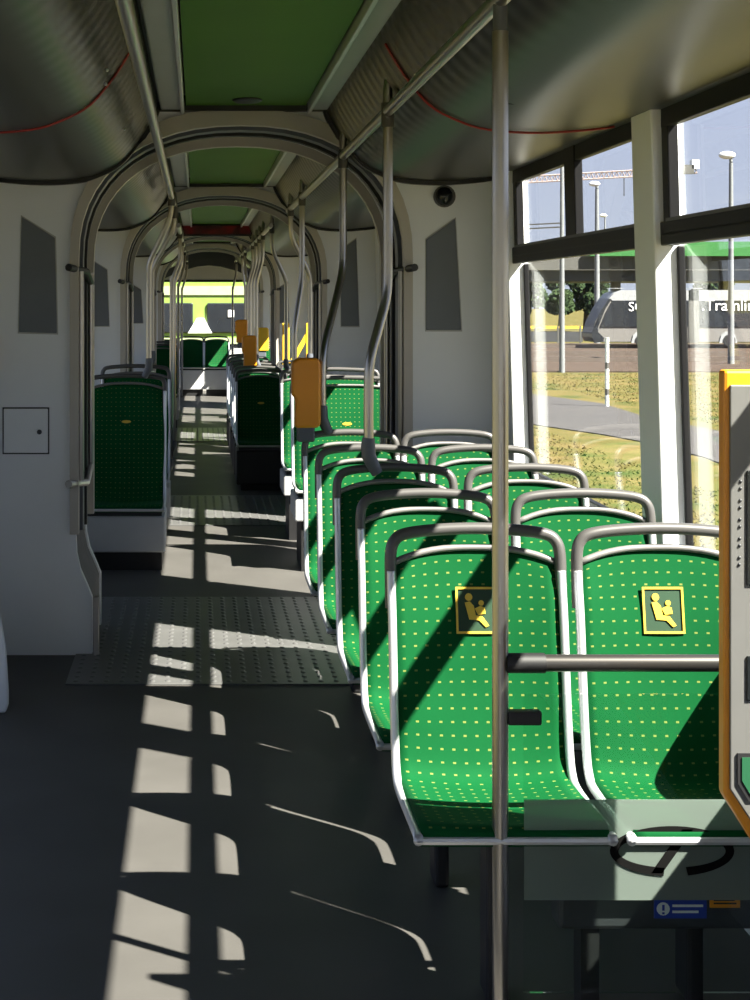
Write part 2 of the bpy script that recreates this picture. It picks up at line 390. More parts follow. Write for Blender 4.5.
def sidewall(side, y0, y1, wins, name, WZ0=WZ0):
    X = XR if side > 0 else XL
    def bx(mb, a, b, c_, d, e_, f_):
        xs = sorted((X + side * a, X + side * b)); mb.box(xs[0], xs[1], c_, d, e_, f_)
    mb = MB(); bx(mb, .0, .085, y0, y1, 0, WZ0); bx(mb, .03, .085, y0, y1, WZ1, 2.6)
    edges = [y0] + [v for w_ in wins for v in w_[:2]] + [y1]
    for k in range(0, len(edges), 2):
        if edges[k + 1] - edges[k] > .01:
            e0, e1 = edges[k], edges[k + 1]; sp_ = 0
            mb.prism([(X + side * a_, b_) for a_, b_ in [(0, e0 + sp_), (0, e1), (.085, e1), (.085, e0)]], WZ0, WZ1 + .01, 'z')
    mb.lean(side).build(name, M['wall'], kind='structure', bevel=.006)
    for w_ in wins: window(side, *w_, WZ0=WZ0)
    t_ = MB(); bx(t_, -.02, .05, y0, y1, WZ1 - .005, WZ1 + .045); t_.build('trim_2', M['handle'], kind='structure', bevel=.01)
sidewall(1, -2.6, 7.25, [(-2.3, .0), (.2, 2.1), (2.35, 4.695), (4.91, 6.90, (5.84,))], 'wall_right')
sidewall(-1, -2.6, 1.3, [(-2.3, 1.1)], 'wall_left')
sidewall(-1, 1.3, 7.25, [(1.4, 2.7), (2.85, 4.3), (4.4, 6.0)], 'wall_left', .12)
sidewall(1, 7.95, 12.0, [(8.2, 9.9), (10.1, 11.4)], 'wall_right')
sidewall(-1, 7.95, 12.0, [(8.25, 9.9), (10.1, 11.8)], 'wall_left')
sidewall(1, 12.8, 18.9, [(13.6, 15.2), (15.45, 17.1), (17.3, 18.6)], 'wall_right')
sidewall(-1, 12.8, 18.9, [(13.6, 15.2), (15.45, 17.1), (17.3, 18.6)], 'wall_left')
sidewall(1, 19.9, 23.6, [(20.2, 21.6), (21.9, 23.3)], 'wall_right')
sidewall(-1, 19.9, 23.6, [(20.2, 21.6), (21.9, 23.3)], 'wall_left')
sidewall(1, 24.5, 29.0, [(24.8, 26.4), (26.7, 28.8)], 'wall_right')
sidewall(-1, 24.5, 29.0, [(24.8, 26.4), (26.7, 28.8)], 'wall_left')
# rear wall with the wide rear window
mb = MB().box(XL - .1, XR + .1, 29.0, 29.1, 0, .82).box(XL - .1, XR + .1, 29.0, 29.1, 1.98, 2.6).box(XL - .1, XL + .1, 29.0, 29.1, .82, 1.98).box(XR - .1, XR + .1, 29.0, 29.1, .82, 1.98)
mb.build('wall_rear', M['wall_dark'], kind='structure')
wf = MB().box(XL + .08, XR - .08, 28.98, 29.02, .80, .84).box(XL + .08, XR - .08, 28.98, 29.02, 1.96, 2.0).build('window_30', M['blackframe'], kind='structure')
MB().box(XL + .1, XR - .1, 29.04, 29.05, .82, 1.98).build('pane', M['glass'], wf)
hd = MB().prism([(XL, 2.5), (XL, 2.0), (-.55, 2.0), (-.3, 2.12), (0, 2.2), (.2, 2.22), (.4, 2.2), (.7, 2.12), (.95, 2.0), (XR, 2.0), (XR, 2.5)], 27.2, 27.3)
hd.build('trim_3', M['darkgrey'], kind='structure')
MB().box(XL, XR, 27.3, 29.0, 2.28, 2.34).build('trim_3', M['black'], kind='structure')
# front wall behind the viewer, with its windscreen opening
mb = MB().box(XL - .1, XR + .1, -2.7, -2.6, 0, .9).box(XL - .1, XR + .1, -2.7, -2.6, 2.1, 2.6).box(XL - .1, XL + .1, -2.7, -2.6, .9, 2.1).box(XR - .1, XR + .1, -2.7, -2.6, .9, 2.1)
mb.build('wall_front', M['wall'], kind='structure')

# ------------------------------------------------------------------ end wall fittings
def speaker_poly(pts, lab, d=7.25):
    q = [((x - VX) / F * d, EYE - (y - VY) / F * d) for x, y in pts]
    cx = sum(a for a, _ in q) / len(q); cz = sum(b for _, b in q) / len(q)
    o = thing('speaker_grille', lab, 'speaker', (cx, d, cz), 'slanted speaker grilles')
    MB().prism([(a - cx, b - cz) for a, b in q], -.008, 0).build('panel', M['speaker'], o, bevel=.004)
    MB().prism([((a - cx) * 1.06, (b - cz) * 1.03) for a, b in q], -.003, 0).build('surround', M['wall_dark'], o)
speaker_poly([(426, 240), (455, 219), (461, 330), (426, 330)], 'grey slanted speaker grille on the white end wall beside the right windows')
speaker_poly([(22, 217), (55, 238), (57, 333), (19, 332)], 'grey slanted speaker grille on the white end wall above the small hatch')
speaker_poly([(341, 250), (356, 239), (359, 326), (341, 326)], 'grey slanted speaker grille on the right end wall before the second gangway', 12.0)
speaker_poly([(90, 259), (107, 270), (109, 326), (89, 326)], 'grey slanted speaker grille on the left end wall before the second gangway', 12.0)
speaker_poly([(130, 283), (141, 290), (143, 323), (130, 323)], 'small distant slanted speaker grille on the left wall before the third gangway', 18.9)
speaker_poly([(278, 288), (288, 282), (289, 323), (278, 323)], 'small distant slanted speaker grille on the right wall before the third gangway', 18.9)
W_ = thing('draught_screen', 'yellow framed glass screen at the far right beside the distant seats', 'screen', (.97, 18.2, 0))
MB().box(0, .08, -.02, .02, 0, 1.36).build('post', M['yellow'], W_, bevel=.006)
MB().box(.27, .31, -.02, .02, 0, 1.36).build('post', M['yellow'], W_, bevel=.006)
MB().box(.08, .27, -.005, .005, .3, 1.3).build('pane', M['clear'], W_)
MB().prism([(.08, .8), (.27, 1.15), (.27, 1.25), (.08, .92)], -.012, .012).build('brace', M['yellow'], W_)
H = thing('inspection_hatch', 'small square white hatch with a round lock on the left end wall', 'hatch', (-.775, 7.25, 1.017))
MB().box(-.106, .106, -.004, 0, -.106, .106).build('surround', M['darkgrey'], H)
MB().box(-.100, .100, -.010, -.003, -.100, .100).build('door', M['wall'], H, bevel=.004)
MB().cyl((.062, -.016, -.005), (.062, -.008, -.005), .011).build('lock', M['darkgrey'], H, smooth='angle')
H = thing('security_camera', 'black dome security camera on the end wall above the slanted speaker grille', 'camera', (1.12, 7.25, 2.078))
MB().cyl((0, -.015, 0), (0, 0, 0), .05, 20).build('base', M['handle'], H, smooth='angle')
MB().sphere((0, -.012, 0), .043, (1, .8, 1)).build('dome', M['screen'], H, smooth=True)
# pale rounded partition at the picture's left edge
pp = [(-.93, 0), (-.745, 0), (-.735, .03), (-.735, .08), (-.745, .25), (-.775, .42), (-.80, .50), (-.83, .9), (-.85, 1.2), (-.93, 1.3)]
tag(MB().prism(pp, 6.22, 6.26).build('door_partition', M['wall'], bevel=.01), 'pale rounded partition edge by the door at the left margin', 'partition')
H = thing('emergency_button', 'small red emergency button at the far left margin of the wall', 'button', (-.918, 7.25, 1.36))
MB().box(-.03, .02, -.02, 0, -.07, .09).build('plate', M['orange'], H, bevel=.006)
MB().sphere((-.004, -.02, .01), .018, (1, .6, 1)).build('button', M['red'], H, smooth=True)
# red seal over each duct, vent knob in the ceiling
for sgn in (-1, 1):
    pl = [(a, b - .006) for a, b in PLs[4:-3]]
    if sgn > 0: pl = [(mir(a), b) for a, b in pl]
    tag(MB().tube([(a, 5.1, b) for a, b in pl], .0042, 6).build('seal_strip', M['red'], smooth=True), 'thin red seal curving across the %s ceiling duct' % ('left' if sgn < 0 else 'right'), 'seal', 'red duct seals')
    if sgn < 0:
        pl2 = pl
for k, (x, y, z) in enumerate([(-.285, 5.0, 2.285), (-.27, 4.8, 2.30), (-.285, 6.3, 2.285), (mir(-.27), 4.9, 2.3), (mir(-.285), 5.2, 2.285)]):
    tag(MB().sphere((x, y, z - .004), .006, seg=8, rings=6).build('screw', M['white'], smooth=True), 'tiny bright screw head on the dark ceiling duct', 'screw', 'screws on the ceiling ducts')
tag(MB().sphere((.22, 7.0, 2.483), .09, (.75, 1, .15)).build('oval_fitting', M['black'], smooth=True), 'flat black oval fitting at the far end of the green ceiling', 'fitting')
tag(MB().sphere((.22, 12.0, 2.483), .09, (.75, 1, .15)).build('oval_fitting', M['black'], smooth=True), 'flat black oval fitting on the second green ceiling panel', 'fitting')
tag(MB().tube([(.88, 4.55, 2.165), (1.02, 4.50, 2.155), (1.22, 4.55, 2.16)], .003, 6, 4).build('hanging_wire', M['black'], smooth=True), 'thin black wire lying along the right ceiling duct', 'wire')
# LED display
D = thing('led_display', 'long black hanging display with faint red lights below the ceiling', 'display', (.20, 18.2, 2.42))
MB().box(-.45, .45, 0, .08, -.07, .065).build('housing', M['black'], D, bevel=.01)
MB().box(-.40, .40, -.006, 0, -.045, .045).build('screen', M['led'], D)
for x in (-.3, .3): MB().box(x - .015, x + .015, .03, .05, .06, .09).build('hanger', M['black'], D)

# ------------------------------------------------------------------ seats
def make_seat(w_=.415, pan=.47, top=1.045, name='tram_seat', label='', group=None, picto=True, loc=(0, 0, 0), podium=False, podium_mat='skirt', pz=.11):
    o = thing(name, label, 'seat', loc, group)
    k = (top - .045 - pan) / (1.0 - .45)
    base = [(.004, .415), (.0, .445), (.03, .462), (.12, .458), (.25, .450), (.345, .452), (.385, .475), (.405, .53), (.425, .66), (.452, .82), (.478, .93), (.492, .990)]
    pr = [(p.x, p.z) for p in catmull([Vector((a, 0, (pan + (b - .45) * k) if b > .47 else pan + b - .45)) for a, b in base], 4)]
    mb = MB(); nx = 14; hw = w_ / 2 - .006; L = 0; uvs = []
    for i, (y, z) in enumerate(pr):
        if i: L += math.hypot(y - pr[i - 1][0], z - pr[i - 1][1])
        for j in range(nx + 1):
            u = -1 + 2 * j / nx; back = max(0, min(1, (z - pan - .05) / .15))
            yy = y + .022 * (1 - u * u) * back; zz = z - .012 * (1 - u * u) * (1 - back) * min(1, y / .05)
            ft = max(0, (z - (top - .20)) / .145); zz -= .035 * (abs(u) ** 2.6) * ft * ft
            mb.v.append((u * hw, yy, zz)); uvs.append((u * hw + .023, L))
    n = nx + 1
    for i in range(len(pr) - 1):
        for j in range(nx): mb.f.append((i * n + j, i * n + j + 1, (i + 1) * n + j + 1, (i + 1) * n + j))
    me = bpy.data.meshes.new('upholstery'); me.from_pydata(mb.v, [], mb.f); me.update(); me.materials.append(M['fabric'])
    ul = me.uv_layers.new(name='UVMap')
    for lp in me.loops: ul.data[lp.index].uv = uvs[lp.vertex_index]
    for p_ in me.polygons: p_.use_smooth = True
    s = bpy.data.objects.new('upholstery', me); COL.objects.link(s); s.parent = o
    md = s.modifiers.new('s', 'SOLIDIFY'); md.thickness = .022; md.offset = -1 
    # side frames
    side = [(.0, pan - .022), (.02, pan - .012), (.30, pan - .01), (.37, pan + .01), (.40, pan + .07), (.428, pan + .20), (.455, pan + .36), (.475, top - .135), (.482, top - .10)]
    for sg in (-1, 1):
        x = sg * w_ / 2
        f = MB(); pts = catmull([Vector((x, a - .004, b)) for a, b in side], 4)
        f.tube(pts, .0105, 10); f.build('side_frame', M['alu'], o, smooth=True)
    MB().tube([(-w_ / 2, 0, pan - .022), (w_ / 2, 0, pan - .022)], .009, 8).build('front_frame', M['alu'], o, smooth='angle')
    # top rim following the upholstery edge
    rim = [(u * (hw + .002), .492 + .020 * (1 - u * u), top - .048 - .036 * abs(u) ** 2.6) for u in [-1 + j / 8 for j in range(17)]]
    MB().tube(rim, .0085, 8).build('top_rim', M['rimgrey'], o, smooth=True)
    # handle
    hx = w_ / 2; hp = [(-hx, .476, top - .19), (-hx, .484, top - .12), (-hx + .001, .490, top - .06), (-hx + .010, .494, top - .030), (-hx + .035, .497, top - .013), (-hx * .5, .502, top - .004), (0, .504, top),
          (hx * .5, .502, top - .004), (hx - .035, .497, top - .013), (hx - .010, .494, top - .030), (hx - .001, .490, top - .06), (hx, .484, top - .12), (hx, .476, top - .19)]
    MB().tube(hp, .0145, 12, 5).build('handle', M['handle'], o, smooth='angle')
    # logo / pictogram
    def zs(t_): return pan + (t_ - .45) * k
    if picto:
        cx, cz = .0, top - .195; s_ = .048
        P_ = thing_part = MB()
        def yb(x, z):
            tt = (z - (pan + .08)) / (top - pan - .13); return .4085 + .082 * max(0, min(1, tt)) + .022 * (1 - (x / hw) ** 2) - .0065
        def plate(poly, m_, nm, off):
            q = MB(); q.add([(a, yb(a, b) - off, b) for a, b in poly] + [(a, yb(a, b) - off + .002, b) for a, b in poly],
                            [tuple(range(len(poly)))] + [(i, (i + 1) % len(poly), len(poly) + (i + 1) % len(poly), len(poly) + i) for i in range(len(poly))])
            return q.build(nm, m_, o)
        q = MB(); sq = lambda r_: [(cx - r_, cz - r_ * 1.1), (cx + r_, cz - r_ * 1.1), (cx + r_, cz + r_ * 1.1), (cx - r_, cz + r_ * 1.1)]
        ps = plate(sq(.046), M['markdark'], 'pictogram_panel', .0025)
        a_, b_ = sq(.050), sq(.045); q = MB()
        for i in range(4):
            pts = [a_[i], a_[(i + 1) % 4], b_[(i + 1) % 4], b_[i]]
            q.add([(x, yb(x, z) - .005, z) for x, z in pts], [(0, 1, 2, 3)])
        fr = q.build('pictogram_border', M['mark'], ps, solid=.002)
        def C(x, z, r_, n_=12): return [(cx + x + r_ * math.cos(2 * math.pi * i / n_), cz + z + r_ * math.sin(2 * math.pi * i / n_)) for i in range(n_)]
        figs = [C(-.018, .031, .009), [(cx + a, cz + b) for a, b in [(-.028, .018), (-.016, .021), (-.006, .010), (-.002, -.012), (.014, -.014), (.030, -.036), (.022, -.040), (.006, -.024), (-.018, -.022)]],
                C(.012, .017, .0065), [(cx + a, cz + b) for a, b in [(-.004, .004), (.010, .010), (.020, .006), (.022, -.008), (.004, -.011)]]]
        q = MB()
        for poly in figs: q.add([(x, yb(x, z) - .0055, z) for x, z in poly], [tuple(range(len(poly)))])
        q.build('pictogram_figure', M['mark'], ps, solid=.002)
    else:
        q = MB(); cz = top - .285
        q.v = [(.030 * math.cos(i * math.pi / 8), .4085 + .082 * .55 + .022 - .012, cz + .0095 * math.sin(i * math.pi / 8)) for i in range(16)]; q.f = [tuple(range(16))]
        q.build('emblem', M['mark'], s, solid=.003)
    if podium:
        MB().box(-w_ / 2 - .01, w_ / 2 + .01, .015, .50, pz, pan - .06).build('podium', M[podium_mat], o, bevel=.01)
        MB().box(-w_ / 2 + .03, w_ / 2 - .01, .05, .50, 0, pz).build('toe_kick', M['black'], o)
        MB().box(-w_ / 2 + .01, w_ / 2 - .01, .03, .40, pan - .06, pan - .03).build('cushion_base', M['darkgrey'], o)
    else:
        MB().box(-.02, .02, .22, .32, .0, pan - .04).build('pedestal', M['black'], o, bevel=.01)
        MB().box(-w_ / 2 + .02, w_ / 2 - .02, .06, .36, pan - .05, pan - .022).build('base_frame', M['darkgrey'], o, bevel=.008)
    return o
grp = 'green seats beside the right windows'
XA, XB = .68, 1.135
XR2 = [(.669, 1.118), (.664, 1.103), (.658, 1.088), (.654, 1.075)]
rows = [3.42, 4.145, 4.87, 5.595, 6.32]
ordn = ['nearest', 'second', 'third', 'fourth', 'fifth and last']
proto = make_seat(label='green dotted aisle seat with a yellow pictogram in the nearest row, behind the pole', group=grp, loc=(XA, rows[0], 0))
c2 = copy_tree(proto); c2.location = (XB, rows[0], 0); c2['label'] = 'green dotted window seat with yellow pictogram in the nearest row beside the orange machine'
plain = make_seat(w_=.392, label='green dotted aisle seat in the second row from the viewer', group=grp, picto=False, loc=(XR2[0][0], rows[1], 0))
for i in range(1, 5):
    for x, wname in zip(XR2[i - 1], ('aisle', 'window')):
        if i == 1 and wname == 'aisle': continue
        c_ = copy_tree(plain); c_.location = (x, rows[i], 0)
        c_['label'] = 'green dotted %s seat in the %s row of the nearest car section' % (wname, ordn[i])
def far_seat(src, x, y, lab, grp_):
    c_ = copy_tree(src); c_.location = (x, y, 0); c_['label'] = lab; c_['group'] = grp_; return c_
gw = 'wide seats on pale podiums between the first two gangways'
wide = make_seat(.68, .50, 1.13, label='wide green seat on a white podium right of the aisle beyond the first gangway', group=gw, picto=False, loc=(.93, 9.45, 0), podium=True, pz=.30)
far_seat(wide, .93, 10.7, 'wide green seat on a white podium farther along the right side, before the second gangway', gw)
lw_ = make_seat(.48, .385, 1.14, label='dark green seat on a pale podium left of the aisle beyond the first gangway', group=gw, picto=False, loc=(-.44, 9.50, 0), podium=True)
far_seat(lw_, -.44, 11.0, 'dark green seat on a pale podium behind the left podium seat', gw)
gm = 'green seats between the second and third gangways'
ms = make_seat(.43, .40, 1.0, label='green seat in shadow at the aisle just beyond the second gangway, right side', group=gm, picto=False, loc=(.56, 13.55, 0), podium=True, podium_mat='black', pz=.05)
for i, y in enumerate([14.3, 15.05, 15.8, 16.9, 17.7]):
    far_seat(ms, .56, y, 'green aisle seat on the right, %s behind the one just beyond the second gangway' % ['first', 'second', 'third', 'fourth', 'fifth'][i], gm)
for i, y in enumerate([13.55, 14.3, 15.05, 15.8]):
    far_seat(ms, 1.035, y, 'green window seat on the right, %s beyond the second gangway' % ['first', 'second', 'third', 'fourth'][i], gm)
gl = 'seats far back left of the aisle'
ls = make_seat(.43, .45, 1.05, label='dark green seat left of the aisle just beyond the third gangway', group=gl, picto=False, loc=(-.46, 20.2, 0), podium=True)
far_seat(ls, -.46, 21.6, 'dark green seat left of the aisle, second beyond the third gangway', gl)
far_seat(ls, .86, 20.4, 'green seat right of the aisle just beyond the third gangway', 'seats far back right of the aisle')
far_seat(ls, .86, 21.8, 'green seat right of the aisle, second beyond the third gangway', 'seats far back right of the aisle')
gr_ = 'rear bench seats under the rear window'
rs = make_seat(.42, .50, 1.0, label='shaded green rear seat left of centre under the rear window', group=gr_, picto=False, loc=(-.10, 27.2, 0), podium=True)
far_seat(rs, .34, 27.2, 'sunlit green rear seat right of centre under the rear window', gr_)
far_seat(rs, -.56, 27.0, 'dark green rear seat at the left corner under the rear window', gr_)

# under-seat heater box with its stickers
H = thing('heater_box', 'dark box under the nearest window seat with blue and orange stickers', 'heater box', (1.05, 3.45, .245))
MB().box(-.27, .28, 0, .085, 0, .155).build('housing', M['darkgrey'], H, bevel=.01)
MB().box(-.065, .048, -.003, 0, .027, .068).build('blue_sticker', M['blue'], H)
BS = bpy.data.objects['blue_sticker']
MB().prism([(-.046 + .014 * math.cos(a * math.pi / 8), .048 + .014 * math.sin(a * math.pi / 8)) for a in range(16)], -.005, -.003).build('sticker_disc', M['white'], BS)
MB().box(-.0485, -.0435, -.0065, -.005, .045, .057).box(-.0485, -.0435, -.0065, -.005, .037, .041).build('exclamation_mark', M['blue'], BS)
MB().box(-.026, .040, -.0045, -.003, .052, .057).box(-.026, .03, -.0045, -.003, .039, .044).build('sticker_lettering', M['white'], BS, kind='stuff')
MB().box(.055, .12, -.003, 0, .05, .075).build('orange_sticker', M['orange'], H)
MB().box(.063, .112, -.0045, -.003, .058, .061).box(.063, .108, -.0045, -.003, .065, .068).build('sticker_print', M['black'], H, kind='stuff')
MB().box(-.22, -.18, .01, .075, -.245, 0).build('foot', M['black'], H)
MB().box(.22, .26, .01, .075, -.245, 0).build('foot', M['black'], H)

# ------------------------------------------------------------------ rails and poles
RX = (-.158, .65); RZ = 2.25; gp = 'ceiling handrails'
tag(MB().tube([(RX[0], -2.5, RZ), (RX[0], 10.6, RZ)], .019, 14).build('handrail', M['steel'], smooth='angle'), 'long steel overhead rail along the left of the aisle', 'handrail', gp)
tag(MB().tube([(RX[1], -2.5, RZ), (RX[1], 11.4, RZ)], .019, 14).build('handrail', M['steel'], smooth='angle'), 'long steel overhead rail along the right of the aisle', 'handrail', gp)
tag(MB().tube([(RX[1] - .02, 13.6, RZ), (RX[1] - .02, 18.6, RZ)], .019, 10).build('handrail', M['steel'], smooth='angle'), 'distant overhead rail on the right beyond the second gangway', 'handrail', gp)
tag(MB().tube([(RX[0], 13.6, RZ), (RX[0], 18.6, RZ)], .019, 10).build('handrail', M['steel'], smooth='angle'), 'distant overhead rail on the left beyond the second gangway', 'handrail', gp)
# foreground pole
P1 = thing('vertical_pole', 'straight shiny steel pole in the foreground, floor to ceiling', 'pole', (.65, 3.43, 0), 'steel poles')
MB().cyl((0, 0, 0), (0, 0, 2.18), .0175, 20).build('tube', M['steel'], P1, smooth='angle')
MB().cyl((0, 0, 2.165), (0, 0, 2.30), .0155, 20).build('upper_sleeve', M['connector'], P1, smooth='angle')
MB().tube([(0, 0, 2.28), (.0, 0, 2.36), (.03, 0, 2.42)], .016, 12, 3).build('ceiling_mount', M['steel'], P1, smooth='angle')
MB().cyl((0, 0, 0), (0, 0, .03), .03, 20).build('foot', M['darkgrey'], P1, smooth='angle')
def pole(y, xb, yb_, zb, lab, xt=.65, zk=1.72, zl=1.45, seg=12, conn=True, up=True):
    P_ = thing('curved_pole', lab, 'pole', (xt, y, RZ), 'steel poles')
    dx, dy = xb - xt, yb_ - y; s_ = math.copysign(1, xt - XC)
    pts = [(0, 0, .02)] + ([(0, 0, -.25)] if zk + .2 < 2.0 else []) + [(0, 0, min(-.01, zk + .12 - RZ)), (dx * .08, dy * .08, zk - RZ), (dx * .5, dy * .5, (zk + zl) / 2 - RZ), (dx * .93, dy * .93, zl - RZ), (dx, dy, zl - .12 - RZ), (dx, dy, zb + .08 - RZ)]
    MB().tube(pts, .0165, seg, 5).build('tube', M['steel'], P_, smooth='angle')
    MB().cyl((0, 0, -.055), (0, 0, .028), .0225, 14).build('rail_clamp', M['handle'], P_, smooth='angle')
    if up: MB().tube([(0, 0, .02), (0, 0, .06), (s_ * .004, .0, .10), (s_ * .02, 0, .15)], .0165, seg, 4).build('ceiling_stub', M['steel'], P_, smooth='angle')
    if conn:
        MB().tube([(dx, dy, zb + .10 - RZ), (dx, dy - .0, zb + .04 - RZ), (dx + s_ * .03, dy, zb - .02 - RZ)], [.021, .024, .024, .022, .019], 12, 2).build('seat_connector', M['connector'], P_, smooth='angle')
    return P_
# pixel reads: (368,475) at the third row, (325,440) at the last row
pole(5.45, .575, 5.36, 1.045, 'steel pole bending toward the aisle seat of the third row, big grey connector', zk=1.62, zl=1.40)
pole(7.12, .535, 6.82, 1.06, 'steel pole bending down behind the largest orange validator at the last near row', zk=1.72, zl=1.40)
pole(9.9, -.30, 9.98, 1.15, 'left steel pole curving down onto the dark podium seat', xt=-.158, zk=2.12, zl=1.85)
pole(11.4, -.32, 11.48, 1.15, 'second left steel pole curving down before the second gangway', xt=-.158, zk=2.12, zl=1.85)
pole(9.9, .60, 9.84, 1.14, 'right steel pole descending onto the nearer wide podium seat', zk=1.72, zl=1.45)
pole(11.1, .79, 11.18, 1.14, 'right steel pole curving outward onto the farther wide podium seat', zk=2.05, zl=1.80)
pole(13.9, .78, 14.02, 1.0, 'distant right pole curving outward just past the second gangway', zk=2.05, zl=1.80)
for i, (y, s_) in enumerate([(15.3, 1), (16.2, 1), (17.1, 1), (18.1, 1), (15.0, -1), (17.0, -1)]):
    xt = .63 if s_ > 0 else -.158
    pole(y, xt - .06 * s_ if s_ > 0 else -.24, y, 1.0 if s_ > 0 else .03, 'distant %s pole beyond the second gangway, %s of its row' % ('right' if s_ > 0 else 'left', ['first', 'second', 'third', 'fourth', 'nearer one', 'farther one'][i]), xt=xt, zk=2.0, zl=1.8, seg=8)
for i, (y, xt, xb) in enumerate([(20.4, -.158, -.24), (20.6, .62, .66), (21.9, .62, .66), (25.2, .62, .56), (25.4, -.158, -.24)]):
    pole(y, xb, y, .03, ['slim distant pole left of the aisle past the third gangway', 'slim distant pole right of the aisle past the third gangway', 'slim distant pole beside the second far right seat', 'rearmost pole right of the aisle', 'rearmost pole left of the aisle'][i], xt=xt, zk=2.05, zl=1.8, seg=8, conn=False)
    tag(MB().tube([(xt, y - .5, RZ), (xt, y + .6, RZ)], .019, 8).build('handrail', M['steel'], smooth='angle'), ['short overhead rail piece holding the slim left pole past the third gangway', 'short overhead rail piece holding the slim right pole past the third gangway', 'short overhead rail piece above the second far right seat', 'short overhead rail piece holding the rearmost right pole', 'short overhead rail piece holding the rearmost left pole'][i], 'handrail', gp)

# ------------------------------------------------------------------ ticket validators
def validator(x, y, z, w_, h, d, m_, lab):
    o = thing('ticket_validator', lab, 'ticket validator', (x, y, z), 'orange ticket validators')
    a, b = w_ / 2, h / 2
    pts = [(-a * .78, -b), (a * .78, -b), (a, -b * .9), (a, b * .86), (a * .8, b), (-a * .55, b), (-a, b * .86), (-a, -b * .05), (-a * .74, -b * .18), (-a * .78, -b * .9)]
    MB().prism(pts, -d / 2, d / 2).build('housing', m_, o, bevel=.012, smooth='angle')
    MB().box(-a * .6, a * .6, -d / 2 + .01, d / 2 - .01, -b - .06, -b + .01).build('bracket', M['connector'], o, bevel=.008)
    MB().box(-a * .5, a * .5, d / 2, d / 2 + .012, b * .1, b * .7).build('display', M['screen'], o, bevel=.003)
    return o
validator(.462, 6.80, 1.215, .122, .295, .09, M['orange'], 'large orange ticket validator with rounded corners on the pole at the last near row')
validator(.50, 15.3, 1.13, .14, .30, .10, M['orange'], 'brownish orange validator on a pole beyond the second gangway')
validator(.66, 16.3, 1.22, .14, .24, .10, M['yellow'], 'bright yellow validator farther down the right side')
validator(.50, 18.1, 1.27, .14, .26, .10, M['orange'], 'small distant orange validator nearest the rear window')

# ------------------------------------------------------------------ guard panel in the foreground
B_ = thing('guard_rail', 'dark horizontal grab rail joining the foreground pole to the side wall', 'guard rail', (.65, 3.43, .826))
MB().cyl((.02, 0, 0), (.72, 0, 0), .0185, 18).build('bar', M['barsteel'], B_, smooth='angle')
MB().cyl((.012, 0, 0), (.095, 0, 0), .0215, 18).build('rubber_collar', M['black'], B_, smooth='angle')
G = thing('glass_partition', 'clear glass screen with a frosted band and dark ring emblem behind the pole', 'glass screen', (.70, 3.43, .12))
MB().box(0, .63, -.004, .004, 0, .64).build('pane', M['clear'], G)
MB().box(0.0, .63, -.0062, -.0045, .20, .415).build('frosted_band', M['frost'], G)
MB().box(-.035, .037, -.014, .014, .575, .605).build('clamp', M['black'], G, bevel=.004)
def ring_arc(cx, cz, rx, rz, a0, a1, w_, n_=40):
    mb = MB()
    for i in range(n_):
        t0, t1 = R(a0 + (a1 - a0) * i / n_), R(a0 + (a1 - a0) * (i + 1) / n_)
        q = [(cx + (rx + s_) * math.cos(t_), cz + (rz + s_) * math.sin(t_)) for t_, s_ in ((t0, 0), (t1, 0), (t1, -w_), (t0, -w_))]
        mb.prism(q, -.0085, -.0065)
    return mb
ex, ez = (671 - VX) / F * 3.43 - .70, EYE - (850 - VY) / F * 3.43 - .12
rxx, rzz = 62 / F * 3.43, 25 / F * 3.43
mb = ring_arc(ex, ez, rxx, rzz, -75, 262, .018)
sl = [(ex + a / F * 3.43, ez - b / F * 3.43) for a, b in ((10, -22), (21, -22), (-10, 22), (-21, 22))]
mb.prism(sl, -.0085, -.0065)
mb.build('ring_emblem', M['matteblack'], G)
# ticket machine at the right margin
T = thing('ticket_machine', 'tall grey ticket machine with an orange edge at the right margin', 'ticket machine', (1.01, 3.00, 0))
zt, zb1 = EYE - (370 - VY) / F * 3.0, EYE - (795 - VY) / F * 3.0
x0 = (724 - VX) / F * 3.0 - 1.01
body = [(x0, zt), (x0, zb1), (x0 + .19, zb1 - .30), (.34, zb1 - .30), (.34, zt)]
MB().prism(body, 0, .035).build('housing', M['orange'], T, bevel=.006)
MB().box(x0 + .13, .34, .035, .11, zb1 - .22, zt - .08).build('rear_case', M['darkgrey'], T, bevel=.01)
fx = x0 + .010
MB().prism([(fx, zt - .028), (fx, zb1 + .012), (x0 + .19, zb1 - .262), (.33, zb1 - .262), (.33, zt - .028)], -.006, .002).build('front_panel', M['machine'], T, bevel=.002)
TP = bpy.data.objects['front_panel']
def zz(y): return EYE - (y - VY) / F * 3.0
def xx_(x): return (x - VX) / F * 3.0 - 1.01
MB().box(xx_(745), .30, -.010, -.005, zz(585), zz(470)).build('screen', M['screen'], TP, bevel=.003)
MB().box(xx_(745), .30, -.010, -.005, zz(700), zz(655)).build('card_slot', M['screen'], TP, bevel=.003)
MB().prism([(xx_(736), zz(752)), (xx_(736), zz(782)), (xx_(747), zz(800)), (.27, zz(800)), (.27, zz(752))], -.010, -.005).build('tray', M['black'], TP)
MB().prism([(xx_(740), zz(756)), (xx_(740), zz(779)), (xx_(749), zz(794)), (.26, zz(794)), (.26, zz(756))], -.012, -.009).build('tray_window', M['seatback'], TP)
mb = MB()
for i in range(10):
    y_ = 481 + i * 9.5 + (0 if i % 2 == 0 else -2.5)
    mb.sphere((xx_(739.5 - i * .15), -.006, zz(y_)), .0033, seg=8, rings=6)
mb.build('raised_dots', M['darkgrey'], TP, smooth=True, kind='stuff')
MB().cyl((.22, .07, 0), (.22, .07, zb1 - .2), .03).build('stand', M['darkgrey'], T, smooth='angle')

